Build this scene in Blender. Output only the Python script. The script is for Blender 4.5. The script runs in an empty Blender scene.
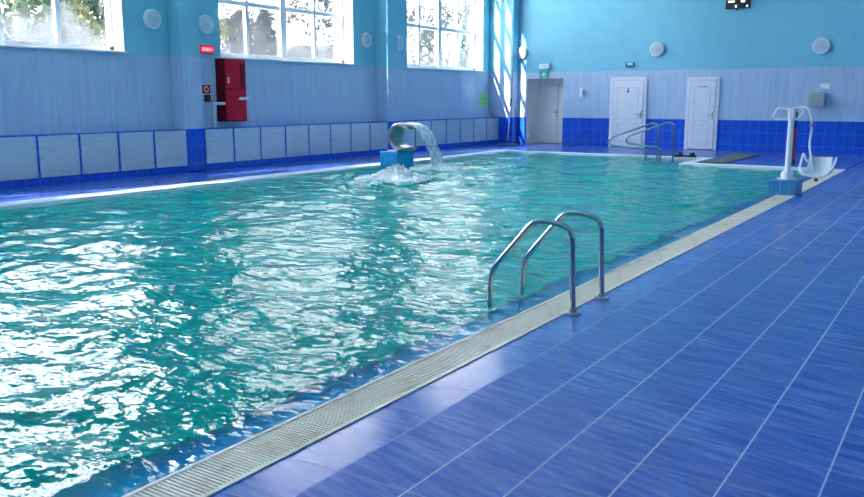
import bpy, math, random
import numpy as np
from mathutils import Vector, Matrix
random.seed(7); rng = np.random.RandomState(5)
S = bpy.context.scene
COL = S.collection
PI = math.pi

# ------------------------------------------------------------------ camera
FPX = 830.0; CX = 432.0; CY = 248.5; EYE = 1.5
PITCH = math.atan(150/FPX); YAW = math.atan(553/math.hypot(FPX, 150))
Fv = Vector((-math.sin(YAW)*math.cos(PITCH), math.cos(YAW)*math.cos(PITCH), -math.sin(PITCH)))
Rv = Vector((math.cos(YAW), math.sin(YAW), 0)); Uv = Rv.cross(Fv)
cam = bpy.data.cameras.new('camera'); co = bpy.data.objects.new('camera', cam); COL.objects.link(co)
co.location = (0, 0, EYE); co.rotation_euler = (PI/2 - PITCH, 0, YAW)
cam.sensor_width = 36; cam.lens = FPX/864*36; cam.clip_start = .05; cam.clip_end = 400
S.camera = co
def far(x, y, Y=25.2):            # a point of the photograph measured on the vertical plane Y = const
    d = Fv + Rv*((x-CX)/FPX) - Uv*((y-CY)/FPX); t = Y/d.y
    return (d.x*t, EYE + d.z*t)   # X, Z
def side(x, y, X=-14.0):          # the same on the plane X = const
    d = Fv + Rv*((x-CX)/FPX) - Uv*((y-CY)/FPX); t = X/d.x
    return (d.y*t, EYE + d.z*t)   # Y, Z

# ------------------------------------------------------------------ tags
def tag(o, label=None, cat=None, group=None, kind=None):
    if label: o['label'] = label
    if cat: o['category'] = cat
    if group: o['group'] = group
    if kind: o['kind'] = kind
    return o
def empty(name, loc=(0,0,0), rz=0):
    o = bpy.data.objects.new(name, None); COL.objects.link(o)
    o.location = loc; o.rotation_euler = (0,0,rz); o.empty_display_size = .1
    return o
def copy_tree(o, parent=None):
    c = o.copy(); COL.objects.link(c)
    if parent is not None: c.parent = parent
    for ch in [k for k in bpy.data.objects if k.parent == o]:
        copy_tree(ch, c)
    return c

# ------------------------------------------------------------------ mesh builder
class MB:
    def __init__(s): s.v = []; s.f = []; s.sm = []
    def add(s, vs, fs, smooth=False):
        b = len(s.v); s.v += [tuple(p) for p in vs]
        for f in fs: s.f.append([b+i for i in f]); s.sm.append(smooth)
        return s
    def box(s, x0, x1, y0, y1, z0, z1, bev=0):
        if x1 < x0: x0, x1 = x1, x0
        if y1 < y0: y0, y1 = y1, y0
        if z1 < z0: z0, z1 = z1, z0
        b = min(bev, (x1-x0)/2.01, (y1-y0)/2.01, (z1-z0)/2.01)
        if b <= 0:
            vs = [(x,y,z) for z in (z0,z1) for y in (y0,y1) for x in (x0,x1)]
            return s.add(vs, [(0,2,3,1),(4,5,7,6),(0,1,5,4),(2,6,7,3),(0,4,6,2),(1,3,7,5)])
        vs = []; idx = {}
        for ix in (0,1):
            for iy in (0,1):
                for iz in (0,1):
                    cx, cy, cz = (x0,x1)[ix], (y0,y1)[iy], (z0,z1)[iz]
                    sx, sy, sz = (b,-b)[ix], (b,-b)[iy], (b,-b)[iz]
                    idx[ix,iy,iz] = len(vs)
                    vs += [(cx, cy+sy, cz+sz), (cx+sx, cy, cz+sz), (cx+sx, cy+sy, cz)]
        I = lambda a,b_,c,k: idx[a,b_,c]+k
        fs = []
        for a in (0,1):
            fs.append([I(a,0,0,0),I(a,0,1,0),I(a,1,1,0),I(a,1,0,0)])
            fs.append([I(0,a,0,1),I(1,a,0,1),I(1,a,1,1),I(0,a,1,1)])
            fs.append([I(0,0,a,2),I(0,1,a,2),I(1,1,a,2),I(1,0,a,2)])
        for a in (0,1):
            for c in (0,1):
                fs.append([I(a,c,0,0),I(a,c,1,0),I(a,c,1,1),I(a,c,0,1)])
                fs.append([I(a,0,c,0),I(a,1,c,0),I(a,1,c,2),I(a,0,c,2)])
                fs.append([I(0,a,c,1),I(1,a,c,1),I(1,a,c,2),I(0,a,c,2)])
        for k in idx: fs.append([idx[k], idx[k]+1, idx[k]+2])
        return s.add(vs, fs)
    def tube(s, pts, r, n=12, caps=True):
        pts = [Vector(p) for p in pts]; N = len(pts)
        rr = r if isinstance(r, (list, tuple)) else [r]*N
        up = None; vs = []
        for i, p in enumerate(pts):
            t = (pts[min(i+1,N-1)] - pts[max(i-1,0)]).normalized()
            if up is None:
                up = Vector((0,0,1)) if abs(t.z) < .9 else Vector((1,0,0))
            a = (up - t*up.dot(t)).normalized(); up = a; c = t.cross(a)
            for k in range(n):
                g = 2*PI*k/n; vs.append(p + (a*math.cos(g)+c*math.sin(g))*rr[i])
        fs = [(i*n+k, i*n+(k+1)%n, (i+1)*n+(k+1)%n, (i+1)*n+k) for i in range(N-1) for k in range(n)]
        if caps: fs += [tuple(range(n))[::-1], tuple((N-1)*n+k for k in range(n))]
        return s.add(vs, fs, True)
    def lathe(s, prof, loc=(0,0,0), axis='Z', n=32):
        vs = []
        for r, h in prof:
            for k in range(n):
                g = 2*PI*k/n; a, b = r*math.cos(g), r*math.sin(g)
                if axis == 'Z': p = (a, b, h)
                elif axis == 'X': p = (h, a, b)
                else: p = (a, h, b)
                vs.append((p[0]+loc[0], p[1]+loc[1], p[2]+loc[2]))
        m = len(prof)
        fs = [(i*n+k, i*n+(k+1)%n, (i+1)*n+(k+1)%n, (i+1)*n+k) for i in range(m-1) for k in range(n)]
        fs += [tuple(range(n)), tuple((m-1)*n+k for k in range(n))]
        return s.add(vs, fs, True)
    def prism(s, poly, axis, a, b):     # poly of 2-D points, extruded along axis between a and b
        def P(u, v, w): return {'X':(w,u,v),'Y':(u,w,v),'Z':(u,v,w)}[axis]
        n = len(poly); vs = [P(u,v,a) for u,v in poly]+[P(u,v,b) for u,v in poly]
        fs = [tuple(range(n)), tuple(range(n,2*n))[::-1]] + [(k,(k+1)%n,n+(k+1)%n,n+k) for k in range(n)]
        return s.add(vs, fs)
    def build(s, name, m, parent=None, smooth=None):
        me = bpy.data.meshes.new(name); me.from_pydata(s.v, [], s.f)
        me.polygons.foreach_set('use_smooth', [x if smooth is None else smooth for x in s.sm])
        import bmesh
        bm = bmesh.new(); bm.from_mesh(me); bmesh.ops.recalc_face_normals(bm, faces=bm.faces); bm.to_mesh(me); bm.free()
        me.materials.append(m); o = bpy.data.objects.new(name, me); COL.objects.link(o)
        if any(s.sm) and smooth is None:
            try: me.set_sharp_from_angle(angle=math.radians(40))
            except Exception: pass
        if parent is not None: o.parent = parent
        return o
def fillet(pts, r, k=6):
    pts = [Vector(p) for p in pts]; out = [pts[0]]
    for i in range(1, len(pts)-1):
        rad = r[i-1] if isinstance(r, (list, tuple)) else r
        a = pts[i-1]-pts[i]; b = pts[i+1]-pts[i]
        d = min(rad, a.length*.49, b.length*.49); p0 = pts[i]+a.normalized()*d; p1 = pts[i]+b.normalized()*d
        for j in range(k+1):
            t = j/k; out.append(p0*(1-t)**2 + pts[i]*2*t*(1-t) + p1*t*t)
    out.append(pts[-1]); return out

# ------------------------------------------------------------------ materials
def srgb(r, g, b):
    f = lambda c: ((c/255+.055)/1.055)**2.4 if c/255 > .04045 else c/255/12.92
    return (f(r), f(g), f(b), 1)
class N:
    def __init__(s, name):
        s.m = bpy.data.materials.new(name); s.m.use_nodes = True; s.t = s.m.node_tree; s.t.nodes.clear()
        s.out = s.t.nodes.new('ShaderNodeOutputMaterial')
        s._pos = None
    def n(s, typ, ins=None, **kw):
        x = s.t.nodes.new('ShaderNode'+typ)
        for k, v in kw.items(): setattr(x, k, v)
        for k, v in (ins or {}).items():
            if hasattr(v, 'is_output'): s.t.links.new(v, x.inputs[k])
            else: x.inputs[k].default_value = v
        return x
    def math(s, op, a, b=0.0, c=0.0, clamp=False):
        return s.n('Math', {0:a, 1:b, 2:c}, operation=op, use_clamp=clamp).outputs[0]
    def mix(s, f, a, b):
        x = s.t.nodes.new('ShaderNodeMix'); x.data_type = 'RGBA'
        for k, v in ((0,f),(6,a),(7,b)):
            if hasattr(v, 'is_output'): s.t.links.new(v, x.inputs[k])
            else: x.inputs[k].default_value = v
        return x.outputs[2]
    def xyz(s):
        if s._pos is None:
            g = s.n('NewGeometry'); q = s.n('SeparateXYZ', {0: g.outputs['Position']})
            s._pos = (g.outputs['Position'], q.outputs[0], q.outputs[1], q.outputs[2])
        return s._pos
    def noise(s, scale, detail=3, vec=None, rough=.5):
        ins = {'Scale':scale, 'Detail':detail, 'Roughness':rough}
        if vec is None: vec = s.xyz()[0]
        ins['Vector'] = vec
        return s.n('TexNoise', ins).outputs[0]
    def scaled(s, v, loc=(0,0,0), rot=(0,0,0)):
        return s.n('Mapping', {'Vector': s.xyz()[0], 'Scale': v, 'Location': loc, 'Rotation': rot}).outputs[0]
    def grid(s, u, pu, off, w):   # 1 on a line of half-width w every pu
        f = s.math('FRACT', s.math('DIVIDE', s.math('SUBTRACT', u, off), pu))
        d = s.math('MINIMUM', f, s.math('SUBTRACT', 1.0, f))
        return s.math('LESS_THAN', d, w/pu)
    def step(s, u, a, b):
        return s.n('MapRange', {0:u, 1:a, 2:b, 3:0.0, 4:1.0}).outputs[0]
    def bsdf(s, **ins):
        p = s.n('BsdfPrincipled', {k.replace('_',' '): v for k, v in ins.items()})
        s.t.links.new(p.outputs[0], s.out.inputs[0]); return p
def simple(name, col, rough=.5, metal=0.0, var=.04, scale=12, coat=0.0, bump=0.0, spec=.5):
    q = N(name)
    nz = q.noise(scale, 4)
    a = tuple(max(0, c*(1-var*2)) for c in col[:3])+(1,)
    b = tuple(min(1, c*(1+var*2)) for c in col[:3])+(1,)
    c = q.mix(nz, a, b)
    ins = {'Base_Color': c, 'Roughness': q.math('ADD', rough, q.math('MULTIPLY', q.math('SUBTRACT', nz, .5), .1), clamp=True),
           'Metallic': metal, 'Coat_Weight': coat, 'Specular_IOR_Level': spec}
    p = q.bsdf(**ins)
    if bump:
        bb = q.n('Bump', {'Height': nz, 'Strength': bump, 'Distance': .01}); q.t.links.new(bb.outputs[0], p.inputs['Normal'])
    return q.m

M = {}
def floor_mat():
    q = N('floor_tiles'); P, x, y, z = q.xyz()
    PX, PY, OX, OY = .336, .3686, -2.40, 2.826-.3686*40
    lx = q.grid(x, PX, OX, .0042); ly = q.grid(y, PY, OY, .0030)
    ix = q.math('FLOOR', q.math('DIVIDE', q.math('SUBTRACT', x, OX), PX))
    iy = q.math('FLOOR', q.math('DIVIDE', q.math('SUBTRACT', y, OY), PY))
    cell = q.n('CombineXYZ', {0:ix, 1:iy, 2:0.0}).outputs[0]
    wn = q.n('TexWhiteNoise', {'Vector': cell}, noise_dimensions='3D')
    # brushed streaks running across each tile, shifted from tile to tile
    rot = q.n('VectorRotate', {'Vector': P, 'Angle': .22}, rotation_type='Z_AXIS').outputs[0]
    mp = q.n('Mapping', {'Vector': rot, 'Scale': (3.2, 30, 1)}).outputs[0]
    mp = q.n('VectorMath', {0: mp, 1: q.n('VectorMath', {0: wn.outputs['Color'], 1:(7,7,7)}, operation='MULTIPLY').outputs[0]}, operation='ADD').outputs[0]
    st = q.noise(1.0, 5, mp, .6)
    st = q.step(st, .40, .68)
    base = q.mix(st, (.016,.068,.40,1), (.11,.22,.62,1))
    base = q.mix(q.math('MULTIPLY', wn.outputs[0], .35), base, (.030,.095,.46,1))
    base = q.mix(q.math('MULTIPLY', ly, .75), base, (.12,.16,.30,1))
    near = q.math('GREATER_THAN', x, -1.9)
    base = q.mix(q.math('MULTIPLY', lx, q.math('ADD', .3, q.math('MULTIPLY', near, .6))), base, (.26,.38,.62,1))
    wear = q.noise(2.2, 4)
    r = q.math('ADD', .13, q.math('MULTIPLY', st, .07)); r = q.math('ADD', r, q.math('MULTIPLY', wear, .12))
    r = q.math('MAXIMUM', r, q.math('MULTIPLY', q.math('MAXIMUM', lx, ly), .55))
    p = q.bsdf(Base_Color=base, Roughness=r, IOR=1.45)
    h = q.math('SUBTRACT', q.math('MULTIPLY', q.noise(3.0, 2), .6), q.math('MAXIMUM', lx, ly))
    b = q.n('Bump', {'Height': h, 'Strength': .15, 'Distance': .004}); q.t.links.new(b.outputs[0], p.inputs['Normal'])
    return q.m
M['floor'] = floor_mat()
def wall_mat(name, axis, off, pale_w=.25, blue_w=.25):
    q = N(name); P, x, y, z = q.xyz(); u = x if axis == 'x' else y
    ZB, ZT = .885, 2.345
    # blue tiles 0.25 x 0.35 below, pale striped tiles above, teal paint on top
    lb = q.math('MAXIMUM', q.grid(u, blue_w, off, .004), q.grid(z, .35, ZB-.35*4, .0045))
    cell = q.n('CombineXYZ', {0: q.math('FLOOR', q.math('DIVIDE', q.math('SUBTRACT', u, off), blue_w)), 1: q.math('FLOOR', q.math('DIVIDE', q.math('SUBTRACT', z, ZB-.35*4), .35)), 2: 0.0}).outputs[0]
    wn = q.n('TexWhiteNoise', {'Vector': cell}, noise_dimensions='3D').outputs[0]
    cl = q.noise(1.0, 4, q.scaled((6,6,6)))
    blue = q.mix(cl, (.004,.055,.52,1), (.018,.13,.74,1))
    blue = q.mix(q.math('MULTIPLY', wn, .5), blue, (.006,.075,.60,1))
    blue = q.mix(q.math('MULTIPLY', lb, .7), blue, (.12,.30,.78,1))
    lp = q.math('MAXIMUM', q.grid(u, pale_w, off, .003), q.grid(z, .35, ZB-.35*4, .003))
    stv = q.scaled((14,14,.8)); stp = q.step(q.noise(1.0, 2, stv), .35, .65)
    pale = q.mix(stp, (.39,.535,.70,1), (.47,.605,.78,1))
    pale = q.mix(q.math('MULTIPLY', lp, .45), pale, (.70,.76,.92,1))
    pn = q.noise(2.5, 5)
    paint = q.mix(pn, (.17,.52,.67,1), (.23,.60,.73,1))
    c = q.mix(q.math('GREATER_THAN', z, ZB), blue, pale)
    c = q.mix(q.math('GREATER_THAN', z, ZT), c, paint)
    tl = q.math('LESS_THAN', z, ZT)
    rr = q.math('ADD', .5, q.math('MULTIPLY', tl, -.34))
    lines = q.math('MULTIPLY', q.mix(q.math('GREATER_THAN', z, ZB), lb, lp), tl)
    p = q.bsdf(Base_Color=c, Roughness=rr, IOR=1.48)
    h = q.math('SUBTRACT', q.math('MULTIPLY', q.noise(2.2, 2), .8), lines)
    b = q.n('Bump', {'Height': h, 'Strength': .12, 'Distance': .006}); q.t.links.new(b.outputs[0], p.inputs['Normal'])
    return q.m
M['wall_far'] = wall_mat('wall_tiles_far', 'x', -12.60)
M['wall_side'] = wall_mat('wall_tiles_side', 'y', 11.56)
def water_mat():
    q = N('pool_water'); P, x, y, z = q.xyz()
    n1 = q.noise(1.0, 2, q.scaled((3.6,5.8,1), rot=(0,0,.35)), .45)
    n2 = q.noise(1.0, 2, q.scaled((11,17,1), rot=(0,0,-.25)), .5)
    h = q.math('ADD', n1, q.math('MULTIPLY', n2, .22))
    b = q.n('Bump', {'Height': h, 'Strength': 1.0, 'Distance': .036}).outputs[0]
    fr = q.math('MULTIPLY', q.n('Fresnel', {'IOR': 1.33, 'Normal': b}).outputs[0], .80)
    gl = q.n('BsdfGlossy', {'Color': (1,1,1,1), 'Roughness': .02, 'Normal': b}).outputs[0]
    var = q.noise(.5, 3)
    di = q.n('BsdfDiffuse', {'Color': q.mix(var, (.0,.38,.32,1), (.0,.50,.42,1)), 'Normal': b}).outputs[0]
    # shallow over the ledge by the grating and over the entry steps: clear there, cloudy teal over the deep basin
    edge = q.step(q.math('ADD', x, q.math('MULTIPLY', q.math('SUBTRACT', n1, .5), .12)), -2.94, -2.87)
    st = q.math('MULTIPLY', q.step(x, -7.35, -6.7), q.step(y, 20.1, 20.2))
    shallow = q.math('MAXIMUM', edge, st)
    tint = q.mix(shallow, (.05,.58,.60,1), (.84,.98,1,1))
    tr = q.n('BsdfTransparent', {'Color': tint}).outputs[0]
    body = q.n('MixShader', {0: q.n('MapRange', {0: shallow, 1: 0, 2: 1, 3: .66, 4: .04}).outputs[0], 1: tr, 2: di}).outputs[0]
    mx = q.n('MixShader', {0: fr, 1: body, 2: gl}).outputs[0]
    q.t.links.new(mx, q.out.inputs[0]); return q.m
M['water'] = water_mat()
def pool_tile():
    q = N('pool_tiles'); P, x, y, z = q.xyz()
    l = q.math('MAXIMUM', q.grid(y, .25, 0, .004), q.grid(q.math('ADD', x, z), .25, .1, .004))
    c = q.mix(q.noise(5, 3), (.01,.44,.88,1), (.03,.55,.95,1)); c = q.mix(q.math('MULTIPLY', l, .7), c, (.28,.52,.62,1))
    q.bsdf(Base_Color=c, Roughness=.2); return q.m
M['pool_tile'] = pool_tile()
def block_tile(name, a, b, off, gm=.6):
    q = N(name); P, x, y, z = q.xyz()
    l = q.math('MAXIMUM', q.grid(q.math('ADD', x, y), .13, off, .004), q.grid(z, .2, .0, .003))
    c = q.mix(q.noise(7, 3), a, b); c = q.mix(q.math('MULTIPLY', l, gm), c, (.35,.62,.75,1))
    q.bsdf(Base_Color=c, Roughness=.22); return q.m
M['plinth'] = block_tile('plinth_tiles', (.03,.24,.52,1), (.05,.30,.60,1), .02)
M['plinth_turquoise'] = block_tile('turquoise_tiles', (.003,.36,.76,1), (.01,.44,.84,1), .07, .15)
def grating_mat():
    q = N('grating_plastic'); P, x, y, z = q.xyz()
    st = q.step(q.noise(1.0, 5, q.scaled((9,5,5)), .65), .52, .72)
    bl = q.step(q.noise(.8, 3), .35, .7)
    c = q.mix(bl, (.80,.72,.56,1), (.90,.84,.72,1))
    c = q.mix(q.math('MULTIPLY', st, .55), c, (.42,.34,.16,1))
    q.bsdf(Base_Color=c, Roughness=.5); return q.m
M['grating'] = grating_mat()
M['gutter'] = simple('gutter_dark', (.10,.10,.09,1), .7)
M['coping'] = simple('coping_white', (.80,.84,.90,1), .35, var=.03)
M['steel'] = simple('polished_steel', (.40,.44,.47,1), .16, 1.0, var=.02)
M['steel_dull'] = simple('brushed_steel', (.40,.41,.40,1), .30, 1.0, var=.04, scale=30)
M['white_paint'] = simple('white_enamel', (.82,.84,.86,1), .3, var=.015)
M['pvc'] = simple('white_pvc', (.80,.81,.88,1), .28, var=.01)
M['cream'] = simple('cream_enamel', (.90,.88,.82,1), .4, var=.01)
M['plastic'] = simple('white_plastic', (.84,.87,.92,1), .32, var=.02)
M['groove'] = simple('grey_seal', (.22,.24,.30,1), .5)
M['red'] = simple('red_enamel', (.62,.004,.03,1), .5, var=.06, spec=.25)
M['red_dark'] = simple('dark_red_enamel_and_shade', (.20,.003,.012,1), .5, var=.05, spec=.2)  # cabinet body red; also the colour of the shade painted on its door
M['strap'] = simple('red_webbing', (.50,.02,.03,1), .7)
M['navy'] = simple('navy_webbing', (.01,.02,.10,1), .7)
M['black'] = simple('black_plastic', (.012,.014,.016,1), .45)
M['rubber'] = simple('black_rubber', (.015,.02,.035,1), .7)
M['mat'] = simple('grey_rubber_mat', (.10,.115,.125,1), .8, var=.25, scale=40, bump=.3)
M['grey_box'] = simple('grey_green_enamel', (.40,.50,.48,1), .4)
M['grey_dark'] = simple('grey_shadow_gap', (.16,.20,.22,1), .5)
M['green_sign'] = simple('green_sign', (.0,.42,.28,1), .4)
M['white_mark'] = simple('white_print', (.9,.92,.9,1), .5, var=0)
M['lime'] = simple('lime_paper', (.34,.80,.32,1), .6)
M['dark_lime'] = simple('green_print', (.08,.42,.16,1), .6)
M['teal_plastic'] = simple('teal_plastic', (.01,.22,.28,1), .4)
M['lamp_cover'] = simple('lamp_cover', (.56,.62,.70,1), .4, var=.08, scale=25)
M['lamp_ring'] = simple('lamp_ring', (.70,.80,.86,1), .35, var=.02)
M['ceiling'] = simple('ceiling_plaster', (.80,.84,.88,1), .8)
M['window_frame'] = simple('window_frame', (.80,.82,.84,1), .35, var=.02)
M['cover'] = None
def louvre_mat():
    q = N('radiator_cover'); P, x, y, z = q.xyz()
    n = q.noise(1.0, 3, q.scaled((1,3,40)))
    c = q.mix(q.step(n, .3, .7), (.50,.60,.68,1), (.64,.73,.78,1)); q.bsdf(Base_Color=c, Roughness=.45); return q.m
M['cover'] = louvre_mat()
def emis(name, col, st):
    q = N(name); e = q.n('Emission', {'Color': col, 'Strength': st}); q.t.links.new(e.outputs[0], q.out.inputs[0]); return q.m
M['red_light'] = emis('red_lit_sign', (1,.02,.06,1), .45)
M['red_light_mark'] = emis('pink_lit_mark', (1,.45,.55,1), .6)
M['led'] = emis('white_led', (.85,1,.85,1), .9)
M['teal_led'] = emis('cyan_led', (.5,1,.95,1), .9)
def glass_mat():
    q = N('misted_glass'); P, x, y, z = q.xyz()
    fr = q.n('Fresnel', {'IOR': 1.45}).outputs[0]
    tr = q.n('BsdfTransparent', {'Color': (.96,.98,1,1)}).outputs[0]
    gl = q.n('BsdfGlossy', {'Roughness': .02}).outputs[0]
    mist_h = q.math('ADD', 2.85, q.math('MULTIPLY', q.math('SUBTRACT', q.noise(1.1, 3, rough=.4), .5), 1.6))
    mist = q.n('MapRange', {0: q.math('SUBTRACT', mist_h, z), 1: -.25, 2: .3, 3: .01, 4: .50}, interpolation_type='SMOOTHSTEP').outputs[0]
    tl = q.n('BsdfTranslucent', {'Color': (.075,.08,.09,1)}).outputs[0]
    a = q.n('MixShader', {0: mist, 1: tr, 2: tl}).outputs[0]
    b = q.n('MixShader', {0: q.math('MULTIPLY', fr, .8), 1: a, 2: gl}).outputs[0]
    q.t.links.new(b, q.out.inputs[0]); return q.m
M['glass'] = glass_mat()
def leaf_mat(name, a, b):
    q = N(name); c = q.mix(q.noise(1.3, 3), a, b)
    d = q.n('BsdfDiffuse', {'Color': c}).outputs[0]; t = q.n('BsdfTranslucent', {'Color': c}).outputs[0]
    m = q.n('MixShader', {0: .35, 1: d, 2: t}).outputs[0]; q.t.links.new(m, q.out.inputs[0]); return q.m
M['leaf_dark'] = leaf_mat('evergreen_leaves', (.018,.030,.018,1), (.040,.052,.030,1))
M['leaf_olive'] = leaf_mat('olive_leaves', (.035,.045,.022,1), (.075,.075,.038,1))
M['twig'] = leaf_mat('bare_twigs', (.035,.033,.034,1), (.055,.05,.05,1))
M['bark'] = simple('bark', (.10,.085,.07,1), .9)
M['snow'] = simple('pale_ground', (.62,.62,.64,1), .9)
M['facade'] = simple('pale_facade', (.07,.075,.085,1), .8)
M['roof'] = simple('grey_roof', (.03,.03,.035,1), .8)
M['door_grey'] = simple('door_shade_panel', (.62,.63,.62,1), .35)
def spray_mat():
    q = N('falling_water'); P, x, y, z = q.xyz()
    n = q.noise(1.0, 3, q.scaled((10,38,3)), .6)
    f = q.step(n, .42, .66)
    tr = q.n('BsdfTransparent', {'Color': (.90,.97,1,1)}).outputs[0]
    gl = q.n('BsdfGlossy', {'Roughness': .08}).outputs[0]
    di = q.n('BsdfTranslucent', {'Color': (.85,.95,1,1)}).outputs[0]; d2 = q.n('BsdfDiffuse', {'Color': (.88,.95,1,1)}).outputs[0]
    w = q.n('MixShader', {0: .6, 1: di, 2: d2}).outputs[0]
    a = q.n('MixShader', {0: q.math('ADD', .18, q.math('MULTIPLY', f, .6)), 1: tr, 2: w}).outputs[0]
    b = q.n('MixShader', {0: .15, 1: a, 2: gl}).outputs[0]; q.t.links.new(b, q.out.inputs[0]); return q.m
M['spray'] = spray_mat()
M['foam'] = simple('white_foam', (.84,.93,.96,1), .35, var=.06, scale=18, bump=.5)

# ------------------------------------------------------------------ room
XW = -14.0; XP = -13.6; YF = 25.2; XR = 7.0; YB = -4.5; ZC = 8.6
PX0, PX1 = -11.40, -2.64            # water edges
PYF, PYP, PXP = 21.5, 19.47, -5.85  # far water edge, edge of the platform, its side
WY0 = -2.5
def struct(name, mb, m, parent=None):
    o = mb.build(name, m, parent)
    if parent is None: o['kind'] = 'structure'
    return o
fl = MB()
fl.box(-2.064, XR, YB, YF, -.12, 0)
fl.prism([(-2.36,-.12),(-2.064,-.12),(-2.064,0),(-2.36,-.017)], 'Y', YB, YF)   # the first row of tiles falls towards the grating
fl.box(XW-.4, -11.86, YB, YF, -.12, 0)
fl.box(-11.86, PXP-.0, PYF+.32, YF, -.12, 0)
fl.box(PXP, -2.36, PYP+.38, YF, -.12, 0)
fl.box(-11.86, -2.36, YB, WY0-.0, -.12, 0)
fl.box(-13.2, -11.0, YF, YF+.95, -.12, 0)
struct('floor', fl, M['floor'])
# pool basin
pb = MB()
pb.box(PX0-.3, PX1+.3, WY0-.3, PYF+.3, -1.75, -1.6)
pb.box(PX0-.3, PX0, WY0, PYF+.3, -1.6, -.12); pb.box(-3.08, -2.36, WY0, PYP, -1.6, -.095)
pb.box(PX0, -2.9, WY0-.3, WY0, -1.6, -.12); pb.box(PX0, PXP, PYF, PYF+.3, -1.6, -.12)
pb.box(PXP, -2.36, PYP, PYF+.3, -1.6, -.12)
for i, (a, b) in enumerate([(-7.3,-.62),(-6.95,-.44),(-6.6,-.28),(-6.25,-.13)]):
    pb.box(a, PXP, 20.15, PYF, -1.6, b)
struct('floor_pool_basin', pb, M['pool_tile'])

# coping strips
c = MB(); c.box(-11.86, PX0, WY0, PYF+.32, -.12, .006, .004); struct('trim_1', c, M['coping'])
c = MB(); c.box(PX0, PXP, PYF, PYF+.32, -.12, .006, .004); struct('trim_2', c, M['coping'])
c = MB(); c.box(PXP, -2.36, PYP, PYP+.38, -.12, .006, .004); c.box(PXP, PXP+.22, PYP+.38, PYF+.32, -.12, .006, .004); struct('trim_3', c, M['coping'])
# overflow grating along the near side
g = MB(); y = 0.9; k = 0
while y < PYP-.01:
    g.box(-2.615, -2.385, y, y+.0125, -.037, -.013); y += .0215
for x, w_ in ((-2.635,.02), (-2.385,.025)): g.box(x, x+w_, WY0, PYP, -.12, -.010)
for x in (-2.56, -2.475): g.box(x, x+.007, .9, PYP, -.045, -.018)
gr = g.build('overflow_grating', M['grating'])
tag(gr, 'long cream slotted overflow grating between the water and the blue deck', 'grating')
g = MB(); g.box(-2.62, -2.38, WY0, PYP, -.12, -.05); ch = g.build('channel', M['gutter'], gr)

# water
def water():
    nx, ny = 250, 690
    xs = np.linspace(PX0+.002, PX1-.002, nx); ys = np.concatenate([np.linspace(WY0+.01, .5, 8)[:-1], np.linspace(.5, PYF-.002, ny)])
    X, Y = np.meshgrid(xs, ys, indexing='ij'); Z = np.zeros_like(X)
    for i in range(70):
        lam = .28*(6**rng.rand()); th = rng.normal(-.9, .95); kx, ky = math.cos(th)*2*PI/lam, math.sin(th)*2*PI/lam
        ph = rng.rand()*2*PI
        w = .75+.25*np.sin(X*rng.uniform(.3,.9)+Y*rng.uniform(.3,.9)+rng.rand()*6)
        Z += w*np.cos(kx*X+ky*Y+ph)*.0030*lam**.95
    # rings and chop thrown up by the fountain
    for cx, cy, a, s in ((-9.7,15.4,.030,1.5),(-9.2,12.9,.030,1.5)):
        r = np.hypot(X-cx, Y-cy); Z += a*np.exp(-(r/s)**2)*np.cos(r*13+np.sin(X*5)*1.2+np.sin(Y*7))
    e = np.minimum(np.minimum((PX1-X)/.25, (X-PX0)/.25), 1); e = np.clip(e, .25, 1); Z = Z*e - .045
    m, n = X.shape
    idx = np.arange(m*n).reshape(m, n)
    f = np.stack([idx[:-1,:-1], idx[1:,:-1], idx[1:,1:], idx[:-1,1:]], -1).reshape(-1, 4)
    # cut away the platform corner
    cxf = X.reshape(-1)[f].mean(1); cyf = Y.reshape(-1)[f].mean(1)
    f = f[~((cxf > PXP) & (cyf > PYP))]
    me = bpy.data.meshes.new('pool_water')
    me.from_pydata(np.stack([X.ravel(), Y.ravel(), Z.ravel()], 1).tolist(), [], f.tolist())
    me.polygons.foreach_set('use_smooth', [True]*len(me.polygons)); me.materials.append(M['water'])
    o = bpy.data.objects.new('pool_water', me); COL.objects.link(o)
    tag(o, 'rippling teal water filling the swimming pool', 'water', kind='stuff')
water()

# left wall with four tall window openings
WIN = [(-1.19,3.44),(5.89,10.52),(12.97,17.60),(20.05,24.45)]
ZS, ZT2 = 2.37, 7.2; WT = .5
w = MB()
w.box(XW-WT, XW, YB, YF+.3, 0, ZS); w.box(XW-WT, XW, YB, YF+.3, ZT2, ZC)
e = YB
for a, b in WIN: w.box(XW-WT, XW, e, a, ZS, ZT2); e = b
w.box(XW-WT, XW, e, YF+.3, ZS, ZT2)
struct('wall_left', w, M['wall_side'])
for i, (a, b) in enumerate([(4.42,4.92),(11.58,12.05),(18.55,19.03)]):
    w = MB(); w.box(XW, XP, a, b, 0, ZC, .02); o = struct('wall_left_pier', w, M['wall_side'])
w = MB(); w.box(XW, -13.10, 24.85, YF, 0, ZC, .02); struct('wall_corner_pier', w, M['wall_far'])
# boxed-in heating ledge
w = MB()
e = YB
for a, b in [(4.42,4.92),(11.58,12.05),(18.55,19.03),(24.85,24.85)]:
    w.box(XW, XP, e, a, 0, .885); e = b
struct('wall_left_ledge', w, M['wall_side'])
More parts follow.
